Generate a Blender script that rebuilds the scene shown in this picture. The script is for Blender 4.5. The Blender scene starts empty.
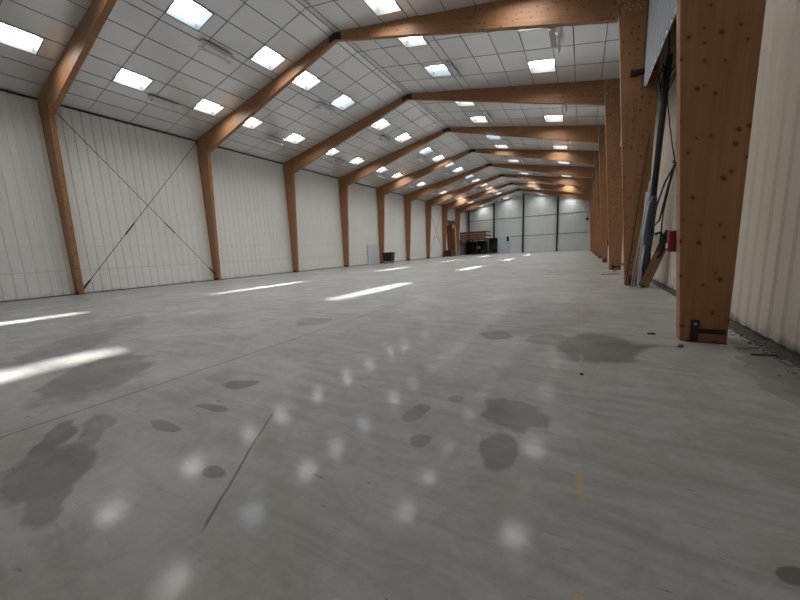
import bpy, bmesh, math, random
from mathutils import Matrix, Vector
random.seed(7)
scn = bpy.context.scene
col = scn.collection
ORD = ['first','second','third','fourth','fifth','sixth','seventh','eighth','ninth','tenth','eleventh','twelfth',
       'thirteenth','fourteenth','fifteenth','sixteenth','seventeenth','eighteenth','nineteenth','twentieth']

# ------------------------------------------------------------------ hall dimensions (metres)
XL, XR, XM = -21.93, 2.27, -10.12        # left wall, right wall, ridge line
YB, YE = -1.25, 68.9                      # end wall behind the camera, far end wall
Y0, BAY, NF = 5.883, 7.0, 9              # first frame, bay length, number of frames ahead of the camera
ZR, SL = 11.35, 0.1964                   # ceiling height at the ridge, roof slope
ANG = math.atan(SL)
def zc(x): return ZR - SL*abs(x-XM)

# ------------------------------------------------------------------ mesh helper
class MB:
    def __init__(self): self.bm = bmesh.new()
    def box(self, x0,x1,y0,y1,z0,z1, mi=0, M=None):
        bm=self.bm
        v=[bm.verts.new((x,y,z)) for x in (x0,x1) for y in (y0,y1) for z in (z0,z1)]
        for q in ((0,1,3,2),(4,6,7,5),(0,4,5,1),(2,3,7,6),(0,2,6,4),(1,5,7,3)):
            f=bm.faces.new([v[i] for i in q]); f.material_index=mi
        if M is not None: bmesh.ops.transform(bm, matrix=M, verts=v)
        return v
    def prism(self, poly, axis, a, b, M=None):
        """poly: 2D points in the two other axes (in x,y,z order)"""
        bm=self.bm
        def mk(p,t):
            if axis=='y': return (p[0],t,p[1])
            if axis=='x': return (t,p[0],p[1])
            return (p[0],p[1],t)
        A=[bm.verts.new(mk(p,a)) for p in poly]; B=[bm.verts.new(mk(p,b)) for p in poly]
        bm.faces.new(A); bm.faces.new(B[::-1])
        n=len(poly)
        for i in range(n): bm.faces.new((A[i],B[i],B[(i+1)%n],A[(i+1)%n]))
        if M is not None: bmesh.ops.transform(bm, matrix=M, verts=A+B)
    def tube(self, pts, r, n=8, caps=True):
        bm=self.bm; pts=[Vector(p) for p in pts]
        rs = r if isinstance(r,(list,tuple)) else [r]*len(pts)
        rings=[]; prev=None
        for i,p in enumerate(pts):
            d=(pts[min(i+1,len(pts)-1)]-pts[max(i-1,0)]).normalized()
            if prev is None:
                u=d.orthogonal().normalized()
            else:
                u=(prev-d*prev.dot(d)); u = u.normalized() if u.length>1e-6 else d.orthogonal().normalized()
            prev=u; w=d.cross(u)
            rings.append([bm.verts.new(p+(u*math.cos(2*math.pi*k/n)+w*math.sin(2*math.pi*k/n))*rs[i]) for k in range(n)])
        for a,b in zip(rings,rings[1:]):
            for k in range(n):
                f=bm.faces.new((a[k],a[(k+1)%n],b[(k+1)%n],b[k])); f.smooth=True
        if caps: bm.faces.new(rings[0][::-1]); bm.faces.new(rings[-1])
    def ribbon(self, pts, off0, off1):
        """sheet: list of points, each extruded from p+off0 to p+off1"""
        bm=self.bm
        A=[bm.verts.new(Vector(p)+Vector(off0)) for p in pts]; B=[bm.verts.new(Vector(p)+Vector(off1)) for p in pts]
        for i in range(len(pts)-1): bm.faces.new((A[i],A[i+1],B[i+1],B[i]))
    def quad(self, *p):
        self.bm.faces.new([self.bm.verts.new(q) for q in p])
    def build(self, name, mat, parent=None, loc=None, bevel=0, fix=True):
        bm=self.bm
        if fix: bmesh.ops.recalc_face_normals(bm, faces=bm.faces)
        me=bpy.data.meshes.new(name); bm.to_mesh(me); bm.free()
        for m in (mat if isinstance(mat,(list,tuple)) else [mat]): me.materials.append(m)
        o=bpy.data.objects.new(name, me); col.objects.link(o)
        if parent: o.parent=parent
        if loc is not None: o.location=loc
        if bevel:
            b=o.modifiers.new('bevel','BEVEL'); b.width=bevel; b.segments=2; b.limit_method='ANGLE'
        return o
def tag(o, label, cat, group=None, kind=None):
    o['label']=label; o['category']=cat
    if group: o['group']=group
    if kind: o['kind']=kind
    return o
def thing(name, label, cat, loc=(0,0,0), group=None, rot=(0,0,0)):
    o=bpy.data.objects.new(name,None); o.empty_display_size=.2; col.objects.link(o)
    o.location=loc; o.rotation_euler=rot
    return tag(o,label,cat,group)
def struct(o, label, cat):
    o['kind']='structure'; o['label']=label; o['category']=cat; return o
def copy_tree(src, label):
    r=src.copy(); col.objects.link(r); r['label']=label
    for ch in list(src.children):
        c=ch.copy(); col.objects.link(c); c.parent=r
        for g in list(ch.children):
            d=g.copy(); col.objects.link(d); d.parent=c
    return r

# ------------------------------------------------------------------ materials
class NT:
    def __init__(self, name):
        self.m=bpy.data.materials.new(name); self.m.use_nodes=True
        self.t=self.m.node_tree; self.n=self.t.nodes; self.b=self.n['Principled BSDF']
    def node(self, typ, **kw):
        nd=self.n.new(typ)
        for k,v in kw.items(): setattr(nd,k,v)
        return nd
    def link(self,a,b): self.t.links.new(a,b)
    def setin(self, nd, key, v):
        if hasattr(v,'is_linked') or hasattr(v,'node'): self.link(v, nd.inputs[key])
        else: nd.inputs[key].default_value=v
    def math(self, op, a, b=0.0, c=0.0, clamp=False):
        nd=self.node('ShaderNodeMath', operation=op); nd.use_clamp=clamp
        self.setin(nd,0,a); self.setin(nd,1,b)
        if op in ('MULTIPLY_ADD','SMOOTH_MIN','SMOOTH_MAX'): self.setin(nd,2,c)
        return nd.outputs[0]
    def vmath(self, op, a, b=(0,0,0)):
        nd=self.node('ShaderNodeVectorMath', operation=op)
        self.setin(nd,0,a); self.setin(nd,1,b)
        return nd.outputs['Value'] if op in ('LENGTH','DOT_PRODUCT','DISTANCE') else nd.outputs[0]
    def noise(self, vec, scale, detail=4, rough=.55, dist=0):
        nd=self.node('ShaderNodeTexNoise'); self.link(vec, nd.inputs['Vector'])
        nd.inputs['Scale'].default_value=scale; nd.inputs['Detail'].default_value=detail
        nd.inputs['Roughness'].default_value=rough; nd.inputs['Distortion'].default_value=dist
        return nd.outputs['Fac']
    def remap(self, v, a, b, c=0.0, d=1.0, smooth=False):
        nd=self.node('ShaderNodeMapRange'); nd.clamp=True
        if smooth: nd.interpolation_type='SMOOTHSTEP'
        self.setin(nd,0,v)
        for i,x in enumerate((a,b,c,d)): nd.inputs[i+1].default_value=x
        return nd.outputs[0]
    def mix(self, fac, a, b, blend='MIX'):
        nd=self.node('ShaderNodeMix', data_type='RGBA', blend_type=blend)
        self.setin(nd,0,fac)
        for k,v in ((6,a),(7,b)):
            if isinstance(v,tuple): nd.inputs[k].default_value=(*v,1) if len(v)==3 else v
            else: self.link(v, nd.inputs[k])
        return nd.outputs[2]
    def scale(self, vec, s):
        nd=self.node('ShaderNodeMapping'); self.link(vec, nd.inputs['Vector']); nd.inputs['Scale'].default_value=s
        return nd.outputs[0]
    def bump(self, h, strength=.2, dist=.01):
        nd=self.node('ShaderNodeBump'); nd.inputs['Strength'].default_value=strength; nd.inputs['Distance'].default_value=dist
        self.link(h, nd.inputs['Height']); self.link(nd.outputs[0], self.b.inputs['Normal'])
    def out(self, c=None, rough=None, metal=0.0, spec=None):
        if c is not None:
            if isinstance(c,tuple): self.b.inputs['Base Color'].default_value=(*c,1)
            else: self.link(c, self.b.inputs['Base Color'])
        if rough is not None: self.setin(self.b,'Roughness',rough)
        self.b.inputs['Metallic'].default_value=metal
        if spec is not None: self.setin(self.b,'Specular IOR Level',spec)
        return self.m

def plain(name, c, rough=.6, metal=0.0, var=.12, scale=6, spec=.5):
    t=NT(name); P=t.node('ShaderNodeTexCoord').outputs['Object']
    n=t.noise(P,scale,5,.6)
    k=t.remap(n,.25,.75,1-var,1+var)
    cc=t.node('ShaderNodeCombineColor')
    for i in range(3): t.link(t.math('MULTIPLY',k,c[i]), cc.inputs[i])
    return t.out(cc.outputs[0], t.remap(n,.3,.7,max(.02,rough-.06),min(1,rough+.06)), metal, spec)

def wood(name, base, dark, knots=True, lam=.045):
    t=NT(name); P=t.node('ShaderNodeTexCoord').outputs['Object']
    info=t.node('ShaderNodeObjectInfo')
    off=t.node('ShaderNodeCombineXYZ'); 
    r=t.math('MULTIPLY',info.outputs['Random'],37.0)
    for i in range(3): t.link(r,off.inputs[i])
    Q=t.vmath('ADD',P,off.outputs[0])
    S=t.scale(Q,(14,14,.7))
    n1=t.noise(S,1.0,6,.6,.4)
    n2=t.noise(t.scale(Q,(60,60,1.6)),1.0,4,.6)
    n3=t.noise(Q,.45,3,.5)
    c=t.mix(t.remap(n1,.3,.72), base, dark)
    c=t.mix(t.remap(n2,.5,.8,0,.35), c, tuple(x*.72 for x in base))
    c=t.mix(t.remap(n3,.35,.65,0,.35), c, tuple(x*1.15 for x in base))
    # laminations: thin boards glued side by side, each with its own tone
    sx=t.node('ShaderNodeSeparateXYZ'); t.link(P,sx.inputs[0])
    u=t.math('DIVIDE',sx.outputs['X'],lam)
    fl=t.math('FLOOR',u)
    w=t.node('ShaderNodeTexWhiteNoise',noise_dimensions='1D'); t.link(t.math('ADD',fl,r),w.inputs['W'])
    c=t.mix(t.remap(w.outputs['Value'],0,1,0,.30), c, tuple(x*.62 for x in base))
    fr=t.math('ABSOLUTE',t.math('SUBTRACT',t.math('FRACT',u),.5))
    c=t.mix(t.remap(fr,.455,.5,0,.42), c, tuple(x*.45 for x in base))
    if knots:
        V=t.node('ShaderNodeTexVoronoi',voronoi_dimensions='2D'); V.inputs['Scale'].default_value=1.0
        sq=t.node('ShaderNodeSeparateXYZ'); t.link(Q,sq.inputs[0]); cq=t.node('ShaderNodeCombineXYZ')
        nk=t.noise(Q,18,2,.5)
        t.link(t.math('MULTIPLY',t.math('ADD',t.math('ADD',sq.outputs['X'],sq.outputs['Y']),t.math('MULTIPLY',nk,.03)),5.2),cq.inputs[0])
        t.link(t.math('ADD',t.math('MULTIPLY',sq.outputs['Z'],4.6),t.math('MULTIPLY',sq.outputs['X'],1.2)),cq.inputs[1]); t.link(cq.outputs[0],V.inputs['Vector'])
        sc=t.node('ShaderNodeSeparateColor'); t.link(V.outputs['Color'],sc.inputs[0])
        on=t.math('GREATER_THAN',sc.outputs[0],.42)
        size=t.math('MULTIPLY_ADD',sc.outputs[1],.11,.075)
        k=t.math('SUBTRACT',1.0,t.math('DIVIDE',V.outputs['Distance'],size),clamp=True)
        k=t.math('MULTIPLY',t.remap(k,0,.45),on)
        c=t.mix(t.math('MULTIPLY',k,.95), c, (.028,.012,.006))
        halo=t.math('MULTIPLY',t.remap(V.outputs['Distance'],.12,.34,.3,0),on)
        c=t.mix(halo,c,tuple(x*.6 for x in base))
    t.bump(n2,.12,.004)
    return t.out(c,t.remap(n1,.3,.7,.42,.6),0,.35)

M={}
M['glulam']=wood('glulam_timber',(.39,.20,.098),(.255,.118,.053))
M['plank']=wood('rough_plank',(.235,.125,.062),(.15,.075,.036),True,.12)
M['redplank']=wood('stained_plank',(.20,.085,.040),(.12,.05,.024),False,.15)
M['crate']=wood('dark_crate_wood',(.075,.034,.018),(.045,.02,.012),False,.1)

def wallmat(name, base, zdirt=.75, streak=.10):
    t=NT(name); g=t.node('ShaderNodeNewGeometry').outputs['Position']
    n=t.noise(t.scale(g,(1.2,1.2,.12)),1.0,5,.6)
    n2=t.noise(g,.35,4,.6)
    c=t.mix(t.remap(n,.3,.75,0,streak*3), base, tuple(x*.80 for x in base))
    c=t.mix(t.remap(n2,.35,.7,0,.35), c, (base[0]*.95,base[1]*.94,base[2]*.91))
    if zdirt:      # grime low on the sheets, with an irregular edge of its own
        sx=t.node('ShaderNodeSeparateXYZ'); t.link(g,sx.inputs[0])
        n3=t.noise(t.scale(g,(2.5,2.5,2.5)),1.0,6,.7)
        low=t.remap(sx.outputs['Z'],0,.55,1,0)
        msk=t.remap(t.math('MULTIPLY',low,n3),.36,.52)
        c=t.mix(t.math('MULTIPLY',msk,zdirt),c,(.10,.085,.07))
    return t.out(c,.34,0,.5)
M['wall']=wallmat('cream_wall_sheet',(.80,.80,.785),.3)
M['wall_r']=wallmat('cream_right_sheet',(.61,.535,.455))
M['wall_f']=wallmat('grey_end_sheet',(.60,.64,.64),False)
M['liner']=plain('pale_blue_sheet',(.62,.66,.70),.4,0,.06,2)
def ceilmat():
    t=NT('ceiling_board'); g=t.node('ShaderNodeNewGeometry').outputs['Position']
    n=t.noise(g,.5,4,.6); n2=t.noise(g,2.2,5,.6)
    sx=t.node('ShaderNodeSeparateXYZ'); t.link(g,sx.inputs[0])
    a=t.math('FLOOR',t.math('DIVIDE',t.math('SUBTRACT',sx.outputs['Y'],Y0),1.75))
    b=t.math('FLOOR',t.math('DIVIDE',t.math('ADD',sx.outputs['X'],30.0),1.145))
    w=t.node('ShaderNodeTexWhiteNoise',noise_dimensions='2D')
    cv=t.node('ShaderNodeCombineXYZ'); t.link(a,cv.inputs[0]); t.link(b,cv.inputs[1]); t.link(cv.outputs[0],w.inputs['Vector'])
    c=t.mix(t.remap(n,.3,.7), (.86,.885,.905), (.80,.83,.855))
    c=t.mix(t.remap(w.outputs['Value'],0,1,0,.28), c, (.73,.76,.785))
    c=t.mix(t.remap(n2,.55,.8,0,.25), c, (.70,.70,.69))
    return t.out(c,.27,.45,.5)
M['ceil']=ceilmat()
M['tbar']=plain('dark_joint_bar',(.085,.088,.095),.5)
M['eave']=plain('black_eave_strip',(.03,.03,.032),.6)
M['steel']=plain('dark_steel',(.035,.032,.032),.45,.4)
M['black']=plain('black_paint',(.012,.012,.013),.5)
M['foot']=plain('dark_oxide_steel',(.030,.014,.014),.5,.2)
M['galv']=plain('galvanised_metal',(.55,.56,.57),.4,.6)
M['white']=plain('white_paint',(.78,.78,.76),.45,0,.05)
M['plate']=plain('grey_smudge_plate',(.48,.48,.49),.5)
M['tubewhite']=plain('tube_glass',(.9,.9,.9),.2,0,.02)
M['well']=plain('skylight_lining',(.085,.087,.09),.6,0,.05,spec=.2)
M['red']=plain('red_enamel',(.24,.014,.024),.4,0,.15,9)
M['bin']=plain('dark_green_plastic',(.010,.010,.008),.5)
M['rubber']=plain('black_rubber',(.012,.012,.012),.7)
M['tarp']=plain('blue_grey_tarp',(.030,.048,.066),.45,0,.5,5)
M['strip']=plain('pale_metal_strip',(.50,.52,.54),.35,.3)
M['flash']=plain('pale_flashing',(.70,.68,.60),.5,0,.08)
M['door']=plain('blue_grey_door_sheet',(.52,.58,.66),.45,0,.04,1)
M['panel']=plain('pale_blue_board',(.58,.60,.64),.5,0,.05,2)
M['debris']=plain('grey_rubble',(.20,.185,.165),.9,0,.45,14)
M['dark_debris']=plain('dark_dirt',(.07,.063,.055),.95,0,.4,14)
M['plug']=plain('pale_wood_plug',(.50,.36,.24),.6)

# floor: worn, lightly polished concrete with damp stains, saw cuts and faded yellow dashes
STAINS=[(-0.48,2.76,.283,.249,-2.91,.8),(-0.47,2.18,.267,.126,1.68,.8),(-1.27,2.43,.202,.099,1.64,.7),(-1.03,2.04,.092,.083,1.09,.75),
(-1.02,2.83,.087,.074,1.06,.6),(0.24,5.15,.803,.538,1.31,.95),(-1.19,5.32,.32,.26,1.42,.8),(-0.44,5.37,.413,.257,1.33,.6),
(-3.33,.58,.417,.265,2.67,.85),(-5.59,1.61,.999,.529,2.61,.75),(-3.44,2.15,.229,.148,-2.7,.9),(-3.16,1.68,.229,.068,-3.02,.9),
(-3.21,1.27,.22,.054,-3.14,.75),(-2.18,1.10,.101,.054,3.04,.8),(-8.2,2.02,1.089,.567,2.49,.55),(.85,1.85,.07,.045,.96,1.15),
(-.56,7.14,1.9,.8,1.29,.35),(1.95,5.2,1.15,.25,1.5,.8),(-5.13,5.05,.433,.365,2.52,.6),(-3.75,.95,.35,.12,2.7,.6),(-9.6,3.4,1.2,.35,2.6,.4),
(1.75,4.2,.9,.18,1.7,.45),(.55,5.35,.5,.16,.3,1.05),(-.1,5.5,.3,.12,.2,.9),(.95,5.45,.35,.07,.2,.7),(-.05,4.85,.25,.10,.5,1.0),(-3.9,.75,.35,.10,2.6,.9),(-2.9,.45,.3,.12,2.8,.7)]
def floormat():
    t=NT('polished_concrete'); g=t.node('ShaderNodeNewGeometry').outputs['Position']
    big=t.noise(g,.30,5,.6,.5); mid=t.noise(g,1.1,8,.68,.8); fine=t.noise(g,9,6,.65); grit=t.noise(g,60,3,.6)
    c=t.mix(t.remap(big,.3,.7), (.325,.328,.325), (.445,.447,.445))
    c=t.mix(t.remap(mid,.42,.66,0,.8), c, (.30,.288,.265))
    c=t.mix(t.remap(fine,.48,.75,0,.45), c, (.225,.217,.20))
    c=t.mix(t.remap(grit,.62,.8,0,.35), c, (.18,.17,.155))
    # brush marks drawn roughly across the hall
    rot=t.node('ShaderNodeMapping'); t.link(g,rot.inputs['Vector']); rot.inputs['Rotation'].default_value=(0,0,.25); rot.inputs['Scale'].default_value=(.7,5,1)
    br=t.noise(rot.outputs[0],1.3,6,.65,.4)
    c=t.mix(t.remap(br,.44,.68,0,.62), c, (.25,.243,.228))
    sp=t.noise(rot.outputs[0],6.5,4,.6,.5)
    c=t.mix(t.remap(sp,.66,.72,0,.7), c, (.09,.085,.08))
    yel=t.noise(g,.55,4,.6); c=t.mix(t.remap(yel,.55,.75,0,.35), c, (.34,.30,.215))
    lt=t.noise(g,.42,6,.65,.9); c=t.mix(t.remap(lt,.52,.70,0,.6), c, (.50,.503,.50))
    # stains
    nz=t.node('ShaderNodeTexNoise'); t.link(g,nz.inputs['Vector']); nz.inputs['Scale'].default_value=3.0; nz.inputs['Detail'].default_value=2.5; nz.inputs['Roughness'].default_value=.5
    dv=t.vmath('SUBTRACT',nz.outputs['Color'],(.5,.5,.5)); 
    sc=t.node('ShaderNodeVectorMath',operation='SCALE'); t.link(dv,sc.inputs[0]); sc.inputs['Scale'].default_value=.30
    tot=None
    sx0=t.node('ShaderNodeSeparateXYZ'); t.link(g,sx0.inputs[0])
    for (x,y,a,b,r,k) in STAINS:
        size=math.sqrt(a*b)
        s2=t.node('ShaderNodeVectorMath',operation='SCALE'); t.link(sc.outputs[0],s2.inputs[0]); s2.inputs['Scale'].default_value=min(1.7,size*3.6+.12)
        gw=t.vmath('ADD',g,s2.outputs[0])
        mp=t.node('ShaderNodeMapping',vector_type='TEXTURE'); t.link(gw,mp.inputs['Vector'])
        mp.inputs['Location'].default_value=(x,y,0); mp.inputs['Rotation'].default_value=(0,0,r); mp.inputs['Scale'].default_value=(a,b,50)
        d=t.math('ADD',t.vmath('LENGTH',mp.outputs[0]),t.math('MULTIPLY',t.math('SUBTRACT',fine,.5),.22))
        m=t.remap(d,.86,1.06,k,0)
        tot=m if tot is None else t.math('MAXIMUM',tot,m)
    tot=t.math('MULTIPLY',tot,t.remap(mid,.25,.7,.72,1.0))
    c=t.mix(t.math('MULTIPLY',tot,.80), c, (.105,.10,.092))
    # saw cuts
    def line(coord, pos, w): return t.remap(t.math('ABSOLUTE',t.math('SUBTRACT',coord,pos)),w*.5,w,.8,0)
    X,Y=sx0.outputs['X'],sx0.outputs['Y']
    wob=t.math('MULTIPLY',t.math('SUBTRACT',nz.outputs['Fac'],.5),.03)
    Xw=t.math('ADD',X,wob); Yw=t.math('ADD',Y,wob)
    ln=t.math('MULTIPLY',line(Xw,-4.38,.022),.75)
    ln=t.math('MAXIMUM',ln,t.math('MULTIPLY',line(Yw,5.95,.03),.5))
    ln=t.math('MAXIMUM',ln,t.math('MULTIPLY',line(Xw,-16.1,.04),.5))
    ln=t.math('MAXIMUM',ln,t.math('MULTIPLY',line(Yw,19.9,.05),.5))
    c=t.mix(ln,c,(.11,.105,.10))
    # short diagonal crack
    dg=t.math('ADD',t.math('MULTIPLY',Xw,.823),t.math('MULTIPLY',Yw,.568))
    al=t.math('ADD',t.math('MULTIPLY',Xw,-.568),t.math('MULTIPLY',Yw,.823))
    cr=t.math('MULTIPLY',line(dg,-1.0,.012),t.math('MULTIPLY',t.remap(al,1.6,1.7),t.remap(al,2.85,3.0,1,0)))
    c=t.mix(cr,c,(.11,.105,.10))
    # faded yellow dashes along x = .045
    dx=t.remap(t.math('ABSOLUTE',t.math('SUBTRACT',Xw,.045)),.014,.028,1,0)
    dash=None
    for (a,b,k) in ((1.12,1.37,.75),(1.86,2.2,.75),(3.35,4.9,.4),(6.1,8.8,.25),(11,14,.25)):
        d=t.math('MULTIPLY',t.math('MULTIPLY',t.remap(Y,a,a+.05),t.remap(Y,b-.05,b,1,0)),k)
        dash=d if dash is None else t.math('MAXIMUM',dash,d)
    wear=t.remap(fine,.36,.6,1,.25)
    c=t.mix(t.math('MULTIPLY',t.math('MULTIPLY',dash,dx),wear),c,(.52,.36,.085))
    rg=t.remap(mid,.3,.75,.12,.20); rg=t.math('ADD',rg,t.remap(fine,.45,.8,0,.10)); rg=t.math('ADD',rg,t.math('MULTIPLY',tot,.10))
    t.bump(t.math('ADD',t.math('MULTIPLY',mid,.5),t.math('MULTIPLY',fine,.16)),.14,.012)
    # a worn sealer: shiny only in grains and patches
    cw=t.math('MULTIPLY',t.remap(grit,.30,.62,.10,.30),t.remap(mid,.3,.7,1.0,.45))
    cw=t.math('MULTIPLY',cw,t.math('SUBTRACT',1.0,t.math('MULTIPLY',tot,.5)))
    t.link(cw,t.b.inputs['Coat Weight']); t.b.inputs['Coat IOR'].default_value=1.5
    t.link(t.remap(fine,.3,.75,.07,.15),t.b.inputs['Coat Roughness'])
    return t.out(c,t.remap(mid,.3,.7,.42,.55),0,.25)
M['floor']=floormat()

def emit(name, colr, strength, clear=0.0):
    t=NT(name); t.n.remove(t.b)
    out=[n for n in t.n if n.type=='OUTPUT_MATERIAL'][0]
    e=t.node('ShaderNodeEmission'); e.inputs['Color'].default_value=(*colr,1); e.inputs['Strength'].default_value=strength
    if clear:
        tr=t.node('ShaderNodeBsdfTransparent'); mx=t.node('ShaderNodeMixShader'); mx.inputs[0].default_value=clear
        t.link(e.outputs[0],mx.inputs[1]); t.link(tr.outputs[0],mx.inputs[2]); t.link(mx.outputs[0],out.inputs[0])
    else: t.link(e.outputs[0],out.inputs[0])
    return t.m
PANE=8.0
M['pane']=emit('daylit_white_sheet',(1.0,.98,.935),PANE)
M['pane_edge']=emit('daylit_blue_sheet',(.74,.86,1.0),PANE)
M['pane_clear']=emit('daylit_clear_sheet',(.72,.86,1.0),PANE*1.35,.5)

# ------------------------------------------------------------------ room shell
mb=MB(); mb.quad((XL-.4,YB-.2,0),(XR+.4,YB-.2,0),(XR+.4,YE+.2,0),(XL-.4,YE+.2,0))
struct(mb.build('floor',M['floor'],fix=False),'worn grey concrete floor with damp stains and faded yellow dashes','floor')

def ribbed(plane, axis, a, b, z0, z1, pitch, groove, depth, sign, mat, name):
    """corrugated sheet: runs along axis from a to b, ribs vertical; depth towards sign"""
    pts=[]; p=a
    while p<b:
        for dp,d in ((0,0),(pitch-groove,0),(pitch-groove*.78,depth),(pitch-groove*.22,depth)):
            q=min(p+dp,b); v=plane+sign*d
            pts.append((v,q,0) if axis=='y' else (q,v,0))
        p+=pitch
    pts.append((plane,b,0) if axis=='y' else (b,plane,0))
    mb=MB(); mb.ribbon(pts,(0,0,z0),(0,0,z1)); 
    o=mb.build(name,mat,fix=False)
    return o
struct(ribbed(XL,'y',YB,YE,0,9.05,.375,.15,.034,-1,M['wall'],'wall_left'),'long cream ribbed sheet wall behind the left row of timber posts','wall')
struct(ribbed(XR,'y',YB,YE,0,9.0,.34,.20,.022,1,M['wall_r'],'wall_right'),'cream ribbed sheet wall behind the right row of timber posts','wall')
def gable(y, name, mat, sign, label):
    mb=MB(); pts=[]; x=XL-.1; pitch=.34
    while x<XR+.1:
        for dp,d in ((0,0),(.24,0),(.265,.03),(.315,.03)):
            q=min(x+dp,XR+.1); pts.append((q,y+sign*d))
        x+=pitch
    pts.append((XR+.1,y))
    bm=mb.bm
    A=[bm.verts.new((p[0],p[1],0)) for p in pts]; B=[bm.verts.new((p[0],p[1],zc(p[0])+.03)) for p in pts]
    for i in range(len(pts)-1): bm.faces.new((A[i],A[i+1],B[i+1],B[i]))
    struct(mb.build(name,mat,fix=False),label,'wall')
gable(YE,'wall_far',M['wall_f'],1,'pale grey ribbed gable wall closing the far end of the hall')
gable(YB,'wall_back',M['wall'],-1,'ribbed gable wall behind the viewer')

# skylights: two rows on each slope
YU=[4.7,8.25,11.8,14.25,17.35,21.75,25.2,29.75,32.85,35.7,39.03,43.4,46.55,50.65,54.1,57.8,60.4,64.4,67.5]
YLo=[4.7,8.25,11.75,14.3,17.95,21.8,25.4,29.5,32.9,35.7,39.1,43.4,46.75,50.65,54.2,57.6,60.4,64.4,67.75]
CLEAR={8.25,6.72,17.35,29.75,43.4,57.8}
WX,WY=1.10,1.17
YUR=[6.72 if y==8.25 else y for y in YU]
ROWS=[('left','upper',-13.33,YU),('left','lower',-18.34,YLo),('right','upper',-6.95,YUR),('right','lower',-1.96,YLo)]
holes=[(x,y) for (_,_,x,ys) in ROWS for y in ys]
def slope(x0,x1,ys_rows):
    bm=mb.bm
    for (xa,xb,ys) in ys_rows:
        if not ys:
            mb.quad((xa,YB-.1,zc(xa)),(xb,YB-.1,zc(xb)),(xb,YE+.1,zc(xb)),(xa,YE+.1,zc(xa))); continue
        y=YB-.1
        for s in ys:
            mb.quad((xa,y,zc(xa)),(xb,y,zc(xb)),(xb,s-WY/2,zc(xb)),(xa,s-WY/2,zc(xa))); y=s+WY/2
        mb.quad((xa,y,zc(xa)),(xb,y,zc(xb)),(xb,YE+.1,zc(xb)),(xa,YE+.1,zc(xa)))
mb=MB()
hx=WX/2
slope(0,0,[(XL-.2,-18.34-hx,None),(-18.34-hx,-18.34+hx,YLo),(-18.34+hx,-13.33-hx,None),(-13.33-hx,-13.33+hx,YU),(-13.33+hx,XM,None),
           (XM,-6.95-hx,None),(-6.95-hx,-6.95+hx,YUR),(-6.95+hx,-1.96-hx,None),(-1.96-hx,-1.96+hx,YLo),(-1.96+hx,XR+.2,None)])
struct(mb.build('ceiling',M['ceil'],fix=False),'pitched ceiling of pale grey boards between the timber rafters','ceiling')

# dark joint bars between the ceiling boards
mb=MB()
def bar_long(x,w):
    for (p,q) in ((x-w/2,x+w/2),):
        a=.010
        poly=[(p,zc(p)-a),(q,zc(q)-a),(q,zc(q)+.01),(p,zc(p)+.01)]
        mb.prism(poly,'y',YB,YE-.05)
off=[.31,1.45,2.60,3.76,4.18,5.33,6.45,7.60,8.74,9.53,10.64]
bar_long(XM-.01,.025)
for d in off:
    for s in (-1,1): bar_long(XM+s*d,.030)
def bar_cross(y,w):
    for s in (-1,1):
        xa,xb=XM+s*.02,XM+s*11.85
        segs=[]
        xs=sorted([xa,xb])
        cuts=[xs[0]]
        for (hx_,hy) in holes:
            if xs[0]<hx_<xs[1] and abs(y-hy)<WY/2+.03: cuts+= [hx_-hx,hx_+hx]
        cuts=sorted(cuts)+[xs[1]]
        for i in range(0,len(cuts)-1,2):
            p,q=cuts[i],cuts[i+1]
            poly=[(p,zc(p)-.008),(q,zc(q)-.008),(q,zc(q)+.008),(p,zc(p)+.008)]
            mb.prism(poly,'y',y-w/2,y+w/2)
k=-8
while Y0+1.75*k<YE-.1:
    y=Y0+1.75*k
    if y>YB and (k%4): bar_cross(y,.022)
    k+=1
struct(mb.build('trim_1',M['tbar']),'thin dark joint bars between the ceiling boards','trim')
mb=MB(); mb.box(XL-.06,XL+.05,YB,YE-.03,8.955,9.035)
struct(mb.build('trim_2',M['eave']),'black strip along the top of the left wall','trim')
mb=MB(); mb.box(XR-.02,XR+.02,YB,YE-.03,0,.06)
mb.box(XL-.03,XL+.03,YB,YE-.03,0,.035)
struct(mb.build('baseboard_left',M['eave']),'thin dark strip at the foot of the side walls','baseboard')
# horizontal lap joints low on the left wall, pale flashing beside each post
mb=MB()
mb.box(XL-.005,XL+.012,YB,YE-.05,1.18,1.205); mb.box(XL-.005,XL+.006,YB,YE-.05,2.36,2.372)
struct(mb.build('trim_3',plain('grey_lap_joint',(.55,.545,.52),.6)),'thin grey lap joints running along the lower left wall','trim')
mb=MB()
for i in range(0,NF):
    for s in (-1,1):
        c=Y0+BAY*i+.1+s*.19
        mb.box(XL-.01,XL+.045,c-.075,c+.075,.04,8.95)
struct(mb.build('trim_4',M['flash']),'pale flashing strips on the left wall beside the timber posts','trim')

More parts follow.
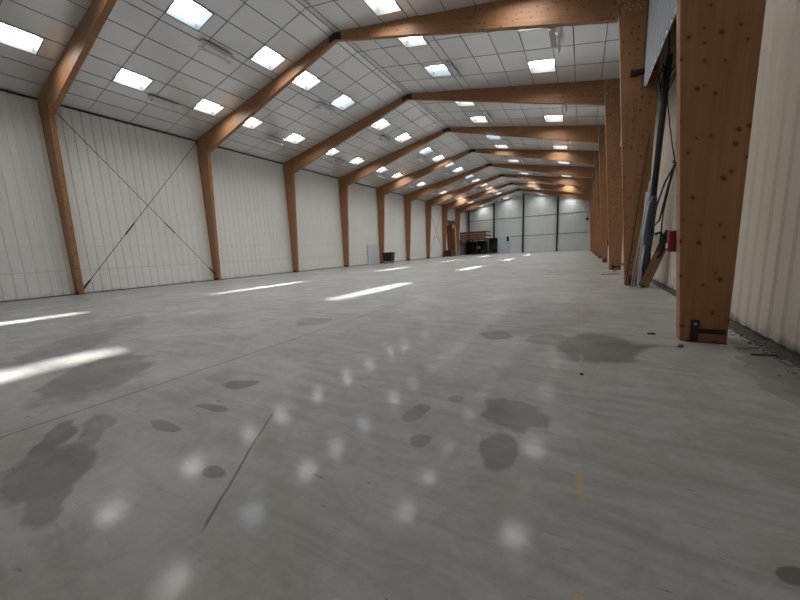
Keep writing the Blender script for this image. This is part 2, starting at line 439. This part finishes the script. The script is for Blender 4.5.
# ------------------------------------------------------------------ skylights
def sky_proto(clear):
    root=thing('skylight','x','skylight',(0,0,-50),'skylights in the sloping ceiling')
    D=.30
    mb=MB(); bm=mb.bm
    a,b=WX/2/math.cos(ANG),WY/2
    R=[[bm.verts.new((sx*a,sy*b,z)) for sx,sy in ((-1,-1),(1,-1),(1,1),(-1,1))] for z in (0,D+.02)]
    for i in range(4): bm.faces.new((R[0][i],R[0][(i+1)%4],R[1][(i+1)%4],R[1][i]))
    # thin lip round the opening
    for (x0,x1,y0,y1) in ((-a-.03,-a,-b-.03,b+.03),(a,a+.03,-b-.03,b+.03),(-a,a,-b-.03,-b),(-a,a,b,b+.03)):
        mb.box(x0,x1,y0,y1,-.014,-.001)
    mb.build('frame',M['well'],root)
    mb=MB()
    if clear:
        e=.31
        for k,(p,q) in enumerate(((-a,-e),(-e,e),(e,a))):
            mb.quad((p,-b,D),(p,b,D),(q,b,D),(q,-b,D)); mb.bm.faces.ensure_lookup_table(); mb.bm.faces[-1].material_index=int(k==1)
        mb.build('pane',[M['pane_edge'],M['pane_clear']],root,fix=False)
    else:
        mb.quad((-a,-b,D),(-a,b,D),(a,b,D),(a,-b,D))
        mb.build('pane',M['pane'],root,fix=False)
    if clear:
        mb=MB(); mb.box(-.03,.03,-b,b,.20,.25,M=Matrix.Rotation(.5,4,'Z')@Matrix.Diagonal((1,.8,1,1)))
        mb.build('opening_strut',M['galv'],root)
    return root
protoW,protoC=sky_proto(False),sky_proto(True)
usedW=usedC=False
for side,row,x,ys in ROWS:
    fwd=[y for y in ys if y>6.2] if row=='lower' and side=='right' else [y for y in ys if y>3]
    for y in ys:
        clear = row=='upper' and y in CLEAR
        kind='bluish clear roof light' if clear else 'white roof light'
        if y in fwd: lab=f'{kind} glowing in the {side} roof slope, {row} row, {ORD[fwd.index(y)]} from the camera'
        else: lab=f'{kind} behind the viewer in the {side} roof slope, {row} row'
        o=copy_tree(protoC if clear else protoW, lab)
        o.location=(x,y,zc(x)); o.rotation_euler=(0,ANG if x>XM else -ANG,0)
for p in (protoW,protoC):
    for ch in list(p.children): bpy.data.objects.remove(ch)
    bpy.data.objects.remove(p)

# ------------------------------------------------------------------ timber posts and rafters
TH=.20
def post_mesh(side):
    """local x from the outer face inwards, local z up"""
    s=1 if side=='left' else -1
    mb=MB()
    xo_=-21.9 if side=='left' else 1.785
    top_o,top_i=zc(xo_)-.015, zc(xo_+s*1.08)-.015
    poly=[(0,0),(s*.50,0),(s*1.045,8.12),(s*1.085,top_i),(0,top_o)]
    mb.prism(poly,'y',0,TH)
    return mb
def where_post(side,i):
    n=ORD[i] if i>=0 else None
    if n is None: return f'tapered timber post against the {side} wall behind the viewer'
    extra={('left',0):'beside the crossed bracing rods',('left',1):'beyond the crossed bracing rods',('left',4):'beside the dark wheeled bin',
           ('left',8):'beside the raised storage deck',('right',0):'carrying a red box',('right',1):'with leaning poles beside it'}.get((side,i))
    return f'timber post on the {side} side, {n} from the camera'+(', '+extra if extra else '')
protoP={}
for side in ('left','right'):
    s=1 if side=='left' else -1
    xo=-21.9 if side=='left' else 1.785
    for i in range(0,NF):
        root=thing('timber_post',where_post(side,i),'post',(xo,Y0+BAY*i,0),f'timber posts along the {side} wall')
        if side not in protoP:
            shaft=post_mesh(side).build('shaft',M['glulam'],root,bevel=.008)
            kids=[shaft]
            mb=MB()
            if side=='right':
                mb.box(-.395,-.305,-.022,.0,0,.32); mb.box(-.305,-.03,-.020,-.002,.13,.20); mb.box(-.44,-.0,-.03,TH+.02,-.0,.012)
                kids.append(mb.build('base_bracket',M['foot'],root))
                mb=MB(); mb.tube([(-.35,-.02,.265),(-.35,-.04,.265)],.018,8); kids.append(mb.build('bolt',M['galv'],root))
                # ring of plugged bolt holes at the knee
                mb=MB(); rnd=random.Random(3)
                for rr,n in ((.36,18),(.26,12)):
                    for k in range(n):
                        a=2*math.pi*k/n; cx,cz=-.60+rr*math.cos(a),8.55+rr*.95*math.sin(a)
                        mb.tube([(cx,.0,cz),(cx,-.006,cz)],.022,8)
                kids.append(mb.build('bolt_plugs',M['plug'],root))
                mb=MB(); mb.tube([(-.515,TH-.03,.5),(-1.075,TH-.03,8.6)],.012,8)
                kids.append(mb.build('conduit',M['white'],root))
            else:
                mb=MB(); mb.box(.02,.48,-.012,-.0,.02,.16); kids.append(mb.build('base_bracket',M['foot'],root))
            protoP[side]=kids
        else:
            for k in protoP[side]:
                c=k.copy(); col.objects.link(c); c.parent=root
# rafters: local Z along the rafter so the grain follows it
protoR={}
for side in ('left','right'):
    s=-1 if side=='left' else 1
    a,b=Vector((XM+s*10.60,0,8.125)),Vector((XM,0,11.03))   # underside, knee to ridge
    if side=='left': a=Vector((-20.765,0,8.13))
    else: a=Vector((.722,0,8.10))
    d=(b-a).normalized()
    rot=Vector((0,0,1)).rotation_difference(d)
    Minv=rot.to_matrix().inverted()
    g=.016
    knee_x=a.x
    top_k=zc(knee_x)-.012; top_r=ZR-.012
    kx_top=(-21.9+1.085+g) if side=='left' else (1.785-1.085-g)
    world=[a+Vector((-s*g,0,0)),Vector((XM+s*.012,0,11.03)),Vector((XM+s*.012,0,top_r)),Vector((kx_top,0,zc(kx_top)-.012))]
    for i in range(0,NF):
        n=ORD[i] if i>=0 else None
        lab=f'sloping timber rafter under the {side} roof slope, {n} from the camera' if n else f'sloping timber rafter of the {side} roof slope behind the viewer'
        root=thing('timber_rafter',lab,'rafter',(a.x,Y0+BAY*i,a.z),f'timber rafters under the {side} roof slope')
        if side not in protoR:
            mb=MB(); bm=mb.bm
            loc=[Minv@(w-a) for w in world]
            A=[bm.verts.new(v) for v in loc]; B=[bm.verts.new(v+Vector((0,TH,0))) for v in loc]
            bm.faces.new(A); bm.faces.new(B[::-1])
            for k in range(4): bm.faces.new((A[k],B[k],B[(k+1)%4],A[(k+1)%4]))
            beam=mb.build('beam',M['glulam'],root,bevel=.006); beam.rotation_euler=rot.to_euler()
            mb=MB()
            w=.34
            poly=[(0,11.05),(s*w,11.05-.273*w),(s*w,zc(XM+s*w)-.03),(0,ZR-.03)]
            mb.prism([(XM+p[0]-a.x,p[1]-a.z) for p in poly],'y',-.012,-.001)
            pl=mb.build('ridge_plate',M['steel'],root)
            protoR[side]=[beam,pl]
        else:
            for k in protoR[side]:
                c=k.copy(); col.objects.link(c); c.parent=root

# ------------------------------------------------------------------ crossed bracing rods
def rod(bay, up, label):
    ya,yb=Y0+BAY*bay+TH+.03,Y0+BAY*(bay+1)-.03
    p,q=((-21.72,ya,8.92),(-21.66,yb,.45)) if not up else ((-21.66,ya,.25),(-21.72,yb,8.92))
    if up: p,q=(p[0]+.05,p[1],p[2]),(q[0]+.05,q[1],q[2])
    p,q=Vector(p),Vector(q)
    root=thing('bracing_rod',label,'rod',q if up is False else p,'bracing rods on the left wall')
    o=root.location.copy()
    mb=MB(); mb.tube([p-o,q-o],.016,8); mb.build('steel_rod',M['steel'],root)
    low,high=(p,q) if up else (q,p)
    d=(high-low)
    mb=MB(); mb.tube([low+d*.315-o,low+d*.385-o],.035,8); mb.build('turnbuckle',M['black'],root)
    mb=MB(); mb.tube([low-o,low+d*.05-o],[.05,.04],8); mb.build('lower_clevis',M['black'],root)
    mb=MB(); mb.tube([high-o,high-d*.02-o],.035,8); mb.build('upper_clevis',M['black'],root)
rod(0,True,'thin steel bracing rod rising away from the camera across the nearest left wall bay')
rod(0,False,'thin steel bracing rod falling away from the camera across the nearest left wall bay')
rod(6,True,'thin steel bracing rod rising away from the camera in the far left wall bay')
rod(6,False,'thin steel bracing rod falling away from the camera in the far left wall bay')

# ------------------------------------------------------------------ fluorescent battens under the ceiling
bat=thing('fluorescent_light','x','light',(0,0,0),'unlit tube lights under the ceiling')
mb=MB(); mb.box(-.06,.06,-.68,.68,.0,.05); mb.build('housing',M['white'],bat,bevel=.006)
mb=MB(); mb.tube([(0,-.64,-.025),(0,.64,-.025)],.018,8); mb.build('tube',M['tubewhite'],bat)
for s in (-1,1):
    mb=MB(); mb.box(-.03,.03,s*.655-.02,s*.655+.02,-.045,.0); mb.build('lamp_holder',M['white'],bat)
    mb=MB(); mb.tube([(0,s*.5,.05),(0,s*.5,.24)],.006,6); mb.build('hanger',M['steel'],bat)
mb=MB(); mb.box(.07,.30,-.66,.66,.215,.24); mb.build('flat_plate',M['plate'],bat)  # grey plate added for the dark smudge on the ceiling beside each tube
first=True
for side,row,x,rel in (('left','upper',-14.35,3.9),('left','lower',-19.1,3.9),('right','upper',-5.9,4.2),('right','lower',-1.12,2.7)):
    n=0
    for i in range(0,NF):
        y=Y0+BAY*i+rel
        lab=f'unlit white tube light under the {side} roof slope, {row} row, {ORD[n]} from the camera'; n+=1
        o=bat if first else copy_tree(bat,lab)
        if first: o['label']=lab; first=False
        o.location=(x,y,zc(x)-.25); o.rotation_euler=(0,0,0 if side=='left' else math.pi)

# ------------------------------------------------------------------ far end wall: steel posts, rails, door
for k,x in enumerate((-21.3,-16.0,-10.3,-4.2)):
    mb=MB(); zt=min(zc(x)-.03,20)
    mb.box(x-.14,x+.14,YE-.06,YE-.04,0,zt); mb.box(x-.14,x+.14,YE-.24,YE-.22,0,zt); mb.box(x-.012,x+.012,YE-.22,YE-.06,0,zt)
    nm=['at the left corner','behind the raised deck','under the ridge','in the right half'][k]
    tag(mb.build('steel_post',M['steel']),f'dark steel wind post on the far end wall, {nm}','post','steel posts on the far end wall')
for k,(z,nm) in enumerate(((6.95,'upper'),(3.3,'lower'))):
    mb=MB(); xe=1.2
    mb.box(-21.8 if k==0 else -15.8,xe,YE-.035,YE-.008,z-.06,z+.06)
    tag(mb.build('wall_rail',plain('grey_rail_%s'%nm,(.17,.18,.18),.5)),f'{nm} thin grey rail running across the far end wall','rail','rails on the far end wall')
d=MB(); d.box(-15.75,-12.6,YE-.038,YE-.012,.03,3.42)
do=d.build('door_1',M['door']); struct(do,'pale blue grey sliding door low on the far end wall','door')
mb=MB(); mb.box(-13.22,-13.19,YE-.050,YE-.040,.05,3.38); mb.build('door_edge',M['tbar'],do)
mb=MB(); mb.box(-13.42,-13.0,YE-.16,YE-.04,2.35,3.35); mb.build('track_box',M['steel'],do,bevel=.02)
mb=MB(); mb.box(-15.74,-15.70,YE-.050,YE-.040,.05,3.38); mb.build('door_edge',M['tbar'],do)
mb=MB(); mb.box(.45,.95,YE-.22,YE-.04,5.5,5.8)
w=thing('wall_lamp','small black box lamp high on the far wall near the right corner','lamp',(0,0,0))
mb.build('housing',M['black'],w,bevel=.02)
mb=MB(); mb.box(.66,.74,YE-.12,YE-.03,5.8,6.25); mb.build('bracket',M['steel'],w)
mb=MB(); mb.box(1.0,1.3,YE-.20,YE-.03,0,8.9); struct(mb.build('trim_5',M['flash']),'pale corner trim at the right end of the far wall','trim')

# ------------------------------------------------------------------ raised storage deck in the far left corner
dk=thing('storage_deck','raised storage deck with brown board railing above a dark steel frame, far left corner','deck',(-19.3,65.4,0))
def at(mb_,name,mat,parent,o=dk,bev=0): 
    ob=mb_.build(name,mat,parent,bevel=bev); ob.matrix_parent_inverse=Matrix.Translation(-o.location); return ob
mb=MB(); mb.box(-21.75,-16.5,64.0,68.6,2.95,3.12); at(mb,'platform',M['crate'],dk)
for x in (-21.5,-19.1,-16.6):
    for y in (64.1,68.2):
        mb=MB(); mb.box(x-.09,x+.09,y-.09,y+.09,0,2.95); at(mb,'leg',M['black'],dk)
for z,h in ((3.18,.38),(3.62,.42),(4.10,.46)):
    mb=MB(); mb.box(-21.7,-16.5,64.02,64.06,z,z+h); at(mb,'railing_board',M['redplank'],dk)
for x in (-21.6,-19.9,-18.2,-16.6):
    mb=MB(); mb.box(x-.05,x+.05,64.06,64.14,3.12,4.6); at(mb,'railing_post',M['crate'],dk)
mb=MB(); mb.box(-16.56,-16.5,64.06,68.5,4.3,4.55); mb.box(-16.56,-16.5,64.06,68.5,3.6,3.85); at(mb,'side_railing',M['redplank'],dk)
def shelf_unit(x,y,label,w=1.6,h=2.7,dep=1.2,fill=0):
    r=thing('storage_rack',label,'rack',(x,y,0),'dark racks under and beside the raised deck')
    for sx in (0,1):
        for sy in (0,1):
            mb=MB(); mb.box(sx*(w-.08),sx*(w-.08)+.08,sy*(dep-.08),sy*(dep-.08)+.08,0,h); mb.build('upright',M['black'],r)
    for k in range(4):
        z=.25+k*(h-.35)/3
        mb=MB(); mb.box(.0,w,.0,dep,z,z+.06); mb.build('shelf',M['black'],r)
    mb=MB(); mb.box(.02,w-.02,dep-.05,dep-.02,.2,h-.05); mb.build('back_panel',M['black'],r)
    return r
shelf_unit(-21.2,66.2,'dark rack under the left part of the raised deck',1.9,2.6)
shelf_unit(-19.0,65.6,'dark rack under the right part of the raised deck',2.2,2.7)
shelf_unit(-16.42,64.9,'tall black open rack standing right of the raised deck',1.75,3.15,1.3)
def carton(x,y,z,w,d_,h,label,mat):
    mb=MB(); mb.box(x,x+w,y,y+d_,z,z+h); ob=mb.build('box',mat,bevel=.01); tag(ob,label,'box','boxes on the dark racks')
M['carton']=plain('brown_carton',(.17,.12,.08),.8)
M['palecarton']=plain('pale_carton',(.33,.33,.33),.8)
carton(-18.7,65.75,1.093,.5,.6,.55,'pale box on the rack under the raised deck',M['palecarton'])
carton(-17.9,65.75,.31,.7,.6,.5,'dim grey box low on the rack under the raised deck',plain('grey_carton',(.12,.12,.12),.8))
carton(-16.2,65.05,.31,.6,.7,.55,'dark box on the lowest shelf of the tall open rack',plain('dark_carton',(.035,.035,.04),.7))
carton(-15.7,65.05,1.25,.6,.7,.6,'dark box on the second shelf of the tall open rack',plain('black_carton',(.025,.025,.03),.7))

# brown planks, beam and crate in the last left bay
mb=MB(); mb.box(-21.86,-21.30,55.2,60.4,5.95,6.5)
tag(mb.build('steel_lintel',M['steel']),'dark steel beam across the last left bay above the planks','beam')
for k,(y,w_,h,mt,nm) in enumerate(((56.6,.55,5.6,'redplank','brown board standing upright by the left wall, nearest of the three beneath the dark beam'),
        (57.6,.7,5.8,'redplank','dark brown board standing upright against the left wall, middle of three beneath the dark beam'),
        (59.3,.5,5.2,'plank','brown plank standing upright against the left wall, farthest of three beneath the dark beam'))):
    mb=MB(); mb.box(0,w_,-.035,.035,0,h)
    ob=mb.build('plank',M[mt],loc=(-21.5,y,.012)); ob.rotation_euler=(0,-.04,0)
    tag(ob,nm,'plank','boards against the far left wall')
mb=MB(); mb.box(-.09,.09,0,.35,0,7.0); ob=mb.build('plank',plain('pale_timber',(.50,.36,.22),.6),loc=(-21.3,60.6,.012)); ob.rotation_euler=(0,-.06,0)
tag(ob,'long pale plank upright beside the last left timber post','plank','boards against the far left wall')
cr=thing('crate','low dark wooden crate with a pale top on the floor below the leaning boards','crate',(-20.7,54.9,0))
mb=MB()
for x,y in ((-.6,-.7),(.5,-.7),(-.6,.6),(.5,.6)): mb.box(x,x+.1,y,y+.1,0,.12)
mb.box(-.6,.6,-.7,.7,.12,1.08); mb.build('body',M['crate'],cr)
mb=MB(); mb.box(-.62,.62,-.72,.72,1.08,1.16); mb.build('lid',M['plank'],cr)
for z in (.3,.6,.9):
    mb=MB(); mb.box(-.63,.63,-.73,-.70,z,z+.09); mb.build('batten',M['crate'],cr)

# ------------------------------------------------------------------ wheeled bin beside the fifth left post
bn=thing('wheeled_bin','dark four wheeled waste container standing by the left wall','bin',(-20.05,33.0,0))
mb=MB(); bm=mb.bm
def ringv(w,d_,z): return [bm.verts.new((sx*w,sy*d_,z)) for sx,sy in ((-1,-1),(1,-1),(1,1),(-1,1))]
r=[ringv(.50,.38,.24),ringv(.52,.40,.28),ringv(.60,.47,1.12),ringv(.66,.52,1.13),ringv(.66,.52,1.20)]
bm.faces.new(r[0][::-1]); bm.faces.new(r[-1])
for a_,b_ in zip(r,r[1:]):
    for k in range(4): bm.faces.new((a_[k],a_[(k+1)%4],b_[(k+1)%4],b_[k]))
mb.build('body',M['bin'],bn,bevel=.03)
mb=MB(); mb.prism([(-.5,1.205),(.5,1.205),(.45,1.27),(.1,1.33),(-.35,1.31),(-.5,1.25)],'x',-.64,.64)
mb.build('lid',M['bin'],bn,bevel=.03)
mb=MB(); mb.tube([(-.6,-.53,1.17),(-.6,-.60,1.17),(.6,-.60,1.17),(.6,-.53,1.17)],.018,8); mb.build('handle',M['rubber'],bn)
for sx in (-1,1):
    mb=MB(); mb.tube([(sx*.60,0,.98),(sx*.74,0,.98)],.03,10); mb.build('lifting_pin',M['galv'],bn)
    for sy in (-1,1):
        mb=MB(); mb.tube([(sx*.38-.03,sy*.28,.1),(sx*.38+.03,sy*.28,.1)],.10,16); wh=mb.build('wheel',M['rubber'],bn)
        mb=MB(); mb.box(sx*.38-.05,sx*.38-.032,sy*.28-.03,sy*.28+.03,.09,.26); mb.box(sx*.38+.032,sx*.38+.05,sy*.28-.03,sy*.28+.03,.09,.26); mb.build('castor_fork',M['galv'],wh)
mb=MB(); mb.box(-.012,.012,-1.2,1.2,0,2.32)
ob=mb.build('board',M['panel'],loc=(-21.78,32.5,.002)); ob.rotation_euler=(0,-.03,0)
tag(ob,'pale blue grey sheet leaning on the left wall, before the fifth post','sheet')

# ------------------------------------------------------------------ right side: inner liner sheet, bracket, leaning things, red boxes
LX=1.49
def liner(i,label):
    pts=[]; a,b=Y0+BAY*i+TH+.01,Y0+BAY*(i+1)-.015; y=a; p=.42
    while y<b-.01:
        for dy,dx in ((0,0),(.33,0),(.345,-.055),(.385,-.055),(.40,0)):
            q=min(y+dy,b); pts.append((LX+dx,q,0))
        y+=p
    pts.append((LX,b,0))
    mb=MB(); bm=mb.bm
    zt=zc(LX)-.05
    n=len(pts)
    for dx in (0,.012):
        A=[bm.verts.new((q[0]+dx,q[1],6.0)) for q in pts]; B=[bm.verts.new((q[0]+dx,q[1],zt)) for q in pts]
        for k in range(n-1): bm.faces.new((A[k],A[k+1],B[k+1],B[k]))
        if dx==0: A0=A
        else:
            for k in range(n-1): bm.faces.new((A0[k],A0[k+1],A[k+1],A[k]))
    o=mb.build('liner_sheet',M['liner'],fix=False)
    tag(o,label,'sheet','upper liner sheets on the right side')
liner(0,'pale ribbed sheet hung high between the two nearest right timber posts')
liner(1,'pale ribbed sheet hung high between the second and third right timber posts')
br=thing('support_bracket','dark steel bracket under the liner sheet on the second right timber post','bracket',(1.4,12.86,6.46))
mb=MB(); mb.box(-.30,.30,-.07,.02,-.075,.055); mb.build('arm',M['black'],br)
mb=MB(); mb.box(-.30,-.24,-.10,.02,-.10,.08); mb.build('end_plate',M['black'],br)

pole=MB(); pole.tube([(1.72,12.42,.012),(1.93,12.55,5.9),(1.98,12.60,6.6)],[.08,.078,.07],12)
pl=thing('steel_pole','long black steel pole leaning upright beside the second right timber post','pole',(0,0,0))
pole.build('pole_shaft',M['black'],pl)
mb=MB(); rnd=random.Random(5)
for k in range(9):
    a=rnd.uniform(0,6.28); b=(1.90+.10*math.cos(a),12.52+.08*math.sin(a),5.35+rnd.uniform(0,.5))
    c=(b[0]+rnd.uniform(-.06,.14),b[1]+rnd.uniform(-.1,.0),b[2]+rnd.uniform(.3,.6)); d2=(c[0]+rnd.uniform(-.1,.1),c[1],c[2]+rnd.uniform(.1,.35))
    mb.tube([b,c,d2],.014,6)
mb.build('frayed_wrapping',M['rubber'],pl)
mb=MB(); zz=[.55,.75,1.1,1.5,2.0,2.5,2.75]; rr=[.088,.115,.105,.125,.11,.118,.088]
mb.tube([(1.72+.0357*z,12.42+.022*z,z) for z in zz],rr,14)
w_=mb.build('tarp_wrap',M['tarp'],pl); w_['label']='blue grey tarpaulin wrapped round the lower pole'
for k,(xb,xt,yb,h,lab) in enumerate(((1.40,1.70,12.34,3.2,'pale metal strip leaning on the second right post, leftmost of the slim strips'),
        (1.46,1.70,12.28,2.6,'pale metal strip leaning by the second right post, middle of the slim strips'),
        (1.56,1.66,12.22,1.3,'short pale metal strip leaning by the black pole, rightmost of the slim strips'))):
    mb=MB(); d=Vector((xt-xb,.12,h)); 
    mb.tube([(xb,yb,.02),(xt,yb+.02,h)],.017,6)
    tag(mb.build('metal_strip',M['strip']),lab,'strip','slim strips leaning by the second right post')
mb=MB(); mb.tube([(1.30,12.78,.02),(1.66,12.80,4.6)],.012,6)
tag(mb.build('thin_cable',M['rubber']),'thin dark cable running down the second right timber post','cable')
# white board added for the strip of bright wall showing behind the pole
mb=MB(); mb.box(-.08,.08,-.012,.012,0,2.9)
ob=mb.build('board',M['white'],loc=(1.66,12.66,.01)); ob.rotation_euler=(0,.022,0)
tag(ob,'narrow white board added for the bright strip of wall behind the black pole','board')
# plank
mb=MB(); mb.box(-.12,.12,-.025,.025,0,1.5)
ob=mb.build('plank',M['plank'],loc=(1.70,12.16,.07)); ob.rotation_euler=(-.12,.33,0)
tag(ob,'short brown plank leaning at a slant below the black pole','plank')
mb=MB(); mb.box(-.09,.09,-.02,.02,0,1.75)
ob=mb.build('plank',M['crate'],loc=(1.66,12.26,.05)); ob.rotation_euler=(-.02,.33,0)
tag(ob,'dark plank leaning behind the short brown plank','plank')
# pale triangular offcut
mb=MB(); mb.prism([(1.84,1.05),(2.06,1.35),(1.98,1.62),(1.88,1.66)],'y',12.35,12.37)
tag(mb.build('offcut_panel',M['white']),'small pale angled offcut wedged behind the brown plank','panel')
# rubber strap looped over the plank head
mb=MB(); mb.tube([(1.90,12.30,1.62),(2.02,12.26,1.66),(2.10,12.26,1.52),(2.11,12.27,1.25),(2.05,12.27,1.02),(1.98,12.27,.9)],.045,8)
tag(mb.build('rubber_hose',M['rubber']),'thick black rubber hose draped over the head of the brown plank','hose')
# hanging cables
mb=MB(); mb.tube([(1.70,11.6,9.0),(1.80,11.9,7.2),(1.92,12.3,6.2),(1.98,12.5,5.4),(2.06,12.35,4.6),(2.12,12.1,3.95),(2.16,11.9,3.55)],.014,6)
tag(mb.build('hanging_cable',M['rubber']),'thin black cable hanging down over the pale liner sheet','cable')
hk=thing('cable_coil','black cable looped on a hook on the wall between the nearest right posts','cable',(2.14,11.9,3.5))
mb=MB(); mb.tube([(.03,0,.0),(-.16,.05,-.45),(-.30,.1,-1.1),(-.36,.1,-1.7),(-.22,.05,-1.5),(-.12,.03,-.8),(.0,0,-.02)],.022,6); mb.build('loop',M['rubber'],hk)
mb=MB(); mb.tube([(.03,.02,.0),(-.05,.05,-.5),(-.14,.1,-1.3),(-.16,.1,-2.2)],.018,6); mb.build('loose_end',M['rubber'],hk)
mb=MB(); mb.tube([(.03,-.02,.0),(.05,-.25,-.45),(.06,-.4,-1.0)],.014,6); mb.build('loose_end',M['rubber'],hk)
mb=MB(); mb.tube([(.145,0,.03),(-.02,0,.03),(-.02,0,.10)],.02,6); mb.build('hook',M['steel'],hk)
# red boxes
def redbox(y,lab,x=1.205):
    r=thing('fire_alarm_box',lab,'box',(x,y,1.27),'red boxes on the right timber posts')
    mb=MB(); mb.box(-.10,.12,-.0,.10,0,.31); mb.build('case',M['red'],r,bevel=.02)
    mb=MB(); mb.box(-.116,-.10,.02,.07,.06,.13); mb.build('push_button',M['white'],r)
    mb=MB(); mb.box(.07,.16,.0,.05,.05,.24); mb.build('flat_plate',M['steel'],r)  # steel mounting plate of the red case
redbox(Y0+TH+.02,'red box on the far edge of the nearest right timber post')
redbox(Y0+2*BAY+TH+.02,'small red box on the third right timber post, above a white pipe',1.225)
mb=MB(); mb.tube([(1.26,Y0+2*BAY+TH+.06,.02),(1.235,Y0+2*BAY+TH+.06,1.26)],.045,10)
tag(mb.build('white_pipe',M['white']),'short white pipe under the small red box on the third right post','pipe')

# ------------------------------------------------------------------ loose rubble along the right wall foot
rnd=random.Random(11)
mb=MB()
for k in range(900):
    y=rnd.uniform(2.6,8.4); x=XR-.04-abs(rnd.gauss(0,.085)); s=rnd.uniform(.004,.015)*(1.4 if rnd.random()<.1 else 1)
    if x<1.45: continue
    v=mb.box(-s*rnd.uniform(.6,1.6),s,-s*rnd.uniform(.6,1.8),s,0,s*rnd.uniform(.5,1.1),mi=int(rnd.random()<.3),M=Matrix.Translation((x,y,0.001))@Matrix.Rotation(rnd.uniform(0,6),4,'Z'))
o=mb.build('rubble',[M['debris'],M['dark_debris']]); tag(o,'loose grey crumbs of rubble along the foot of the right wall','rubble',kind='stuff')
mb=MB()
pts=[]; y=YB
bm=mb.bm; prev=None
yy=2.0
while yy<60:
    w=.07+.05*rnd.random(); h=.03+.03*rnd.random()
    cur=[bm.verts.new((XR-.02,yy,h)),bm.verts.new((XR-w*.5,yy,h*.8)),bm.verts.new((XR-w-.05,yy,.001))]
    if prev:
        for k in range(2): bm.faces.new((prev[k],prev[k+1],cur[k+1],cur[k]))
    prev=cur; yy+=.12 if yy<16 else .8
o=mb.build('dirt',M['dark_debris'],fix=True); tag(o,'dark dirt heaped along the foot of the right wall','dirt',kind='stuff')
def splinter(x,y,l,w,a,mat,lab,name='splinter'):
    mb=MB(); mb.box(-l/2,l/2,-w/2,w/2,.0,.015); ob=mb.build(name,mat,loc=(x,y,.003)); ob.rotation_euler=(0,0,a); tag(ob,lab,'debris')
splinter(1.95,5.75,.28,.03,.5,M['palecarton'],'pale splinter lying by the foot of the nearest right post')
splinter(2.0,5.45,.25,.03,.25,M['dark_debris'],'dark flat splinter lying on the dirty strip beside the right wall')
splinter(1.0,6.15,.09,.05,.3,M['rubber'],'small dark chip on the floor left of the nearest right post','floor_chip')
splinter(.05,3.95,.03,.03,.3,M['rubber'],'tiny dark speck on the floor beyond the yellow dash','floor_chip')
splinter(1.23,5.55,.10,.05,1.2,M['crate'],'small brown chip on the floor before the nearest right post','floor_chip')
splinter(1.45,19.0,.9,.05,1.4,M['rubber'],'dark offcut lying on the floor before the third right post','floor_offcut')
splinter(1.15,17.2,.7,.05,.3,M['rubber'],'dark curved scrap on the floor between second and third right posts','floor_offcut')

# ------------------------------------------------------------------ daylight
w=bpy.data.worlds.new('sky'); scn.world=w; w.use_nodes=True
bg=w.node_tree.nodes['Background']; bg.inputs[0].default_value=(.55,.75,1,1); bg.inputs[1].default_value=2.0
# the sun comes down along the hall; added suns imitate its spread through fluted sheets
SUN=58.0
for k,s in enumerate((5.0,6.0,7.0,8.0,9.0)):
    L=bpy.data.lights.new('sun','SUN'); L.energy=SUN*(.6,1,1.3,1,.6)[k]/4.5; L.angle=math.radians(2.5); L.color=(1,.97,.93)
    o=bpy.data.objects.new('sun',L); col.objects.link(o)
    d=Vector((0.0,-s,-10.7)).normalized()
    o.rotation_euler=d.to_track_quat('-Z','Y').to_euler(); o.location=(XM,40,30)

# ------------------------------------------------------------------ camera
F,YAW,PIT,ROLL,H=320.59,-.5169,-.153,.0439,1.4649
def ray(u,v):
    c,s=math.cos(-ROLL),math.sin(-ROLL); u,v=u*c-v*s,u*s+v*c
    x,y,z=u,1.0,v
    c,s=math.cos(PIT),math.sin(PIT); y,z=y*c-z*s,y*s+z*c
    c,s=math.cos(YAW),math.sin(YAW); x,y=x*c+y*s,-x*s+y*c
    return Vector((x,y,z))
f0=ray(0,0); rt=ray(1,0)-f0; up=ray(0,1)-f0
cam=bpy.data.cameras.new('camera'); cam.sensor_width=36; cam.lens=36*F/800; cam.clip_start=.05; cam.clip_end=300
co=bpy.data.objects.new('camera',cam); col.objects.link(co)
m3=Matrix((rt,up,-f0)).transposed()
co.matrix_world=Matrix.Translation((0,0,H))@m3.to_4x4()
scn.camera=co

vs=scn.view_settings
scn.display_settings.display_device='sRGB'
vs.view_transform='Standard'; vs.look='None'; vs.gamma=1; vs.use_curve_mapping=False
vs.exposure=1.6
cy=scn.cycles
cy.max_bounces=14; cy.diffuse_bounces=12; cy.glossy_bounces=3; cy.transparent_max_bounces=8
cy.use_denoising=True; cy.sample_clamp_indirect=6
cy.caustics_reflective=False; cy.caustics_refractive=False
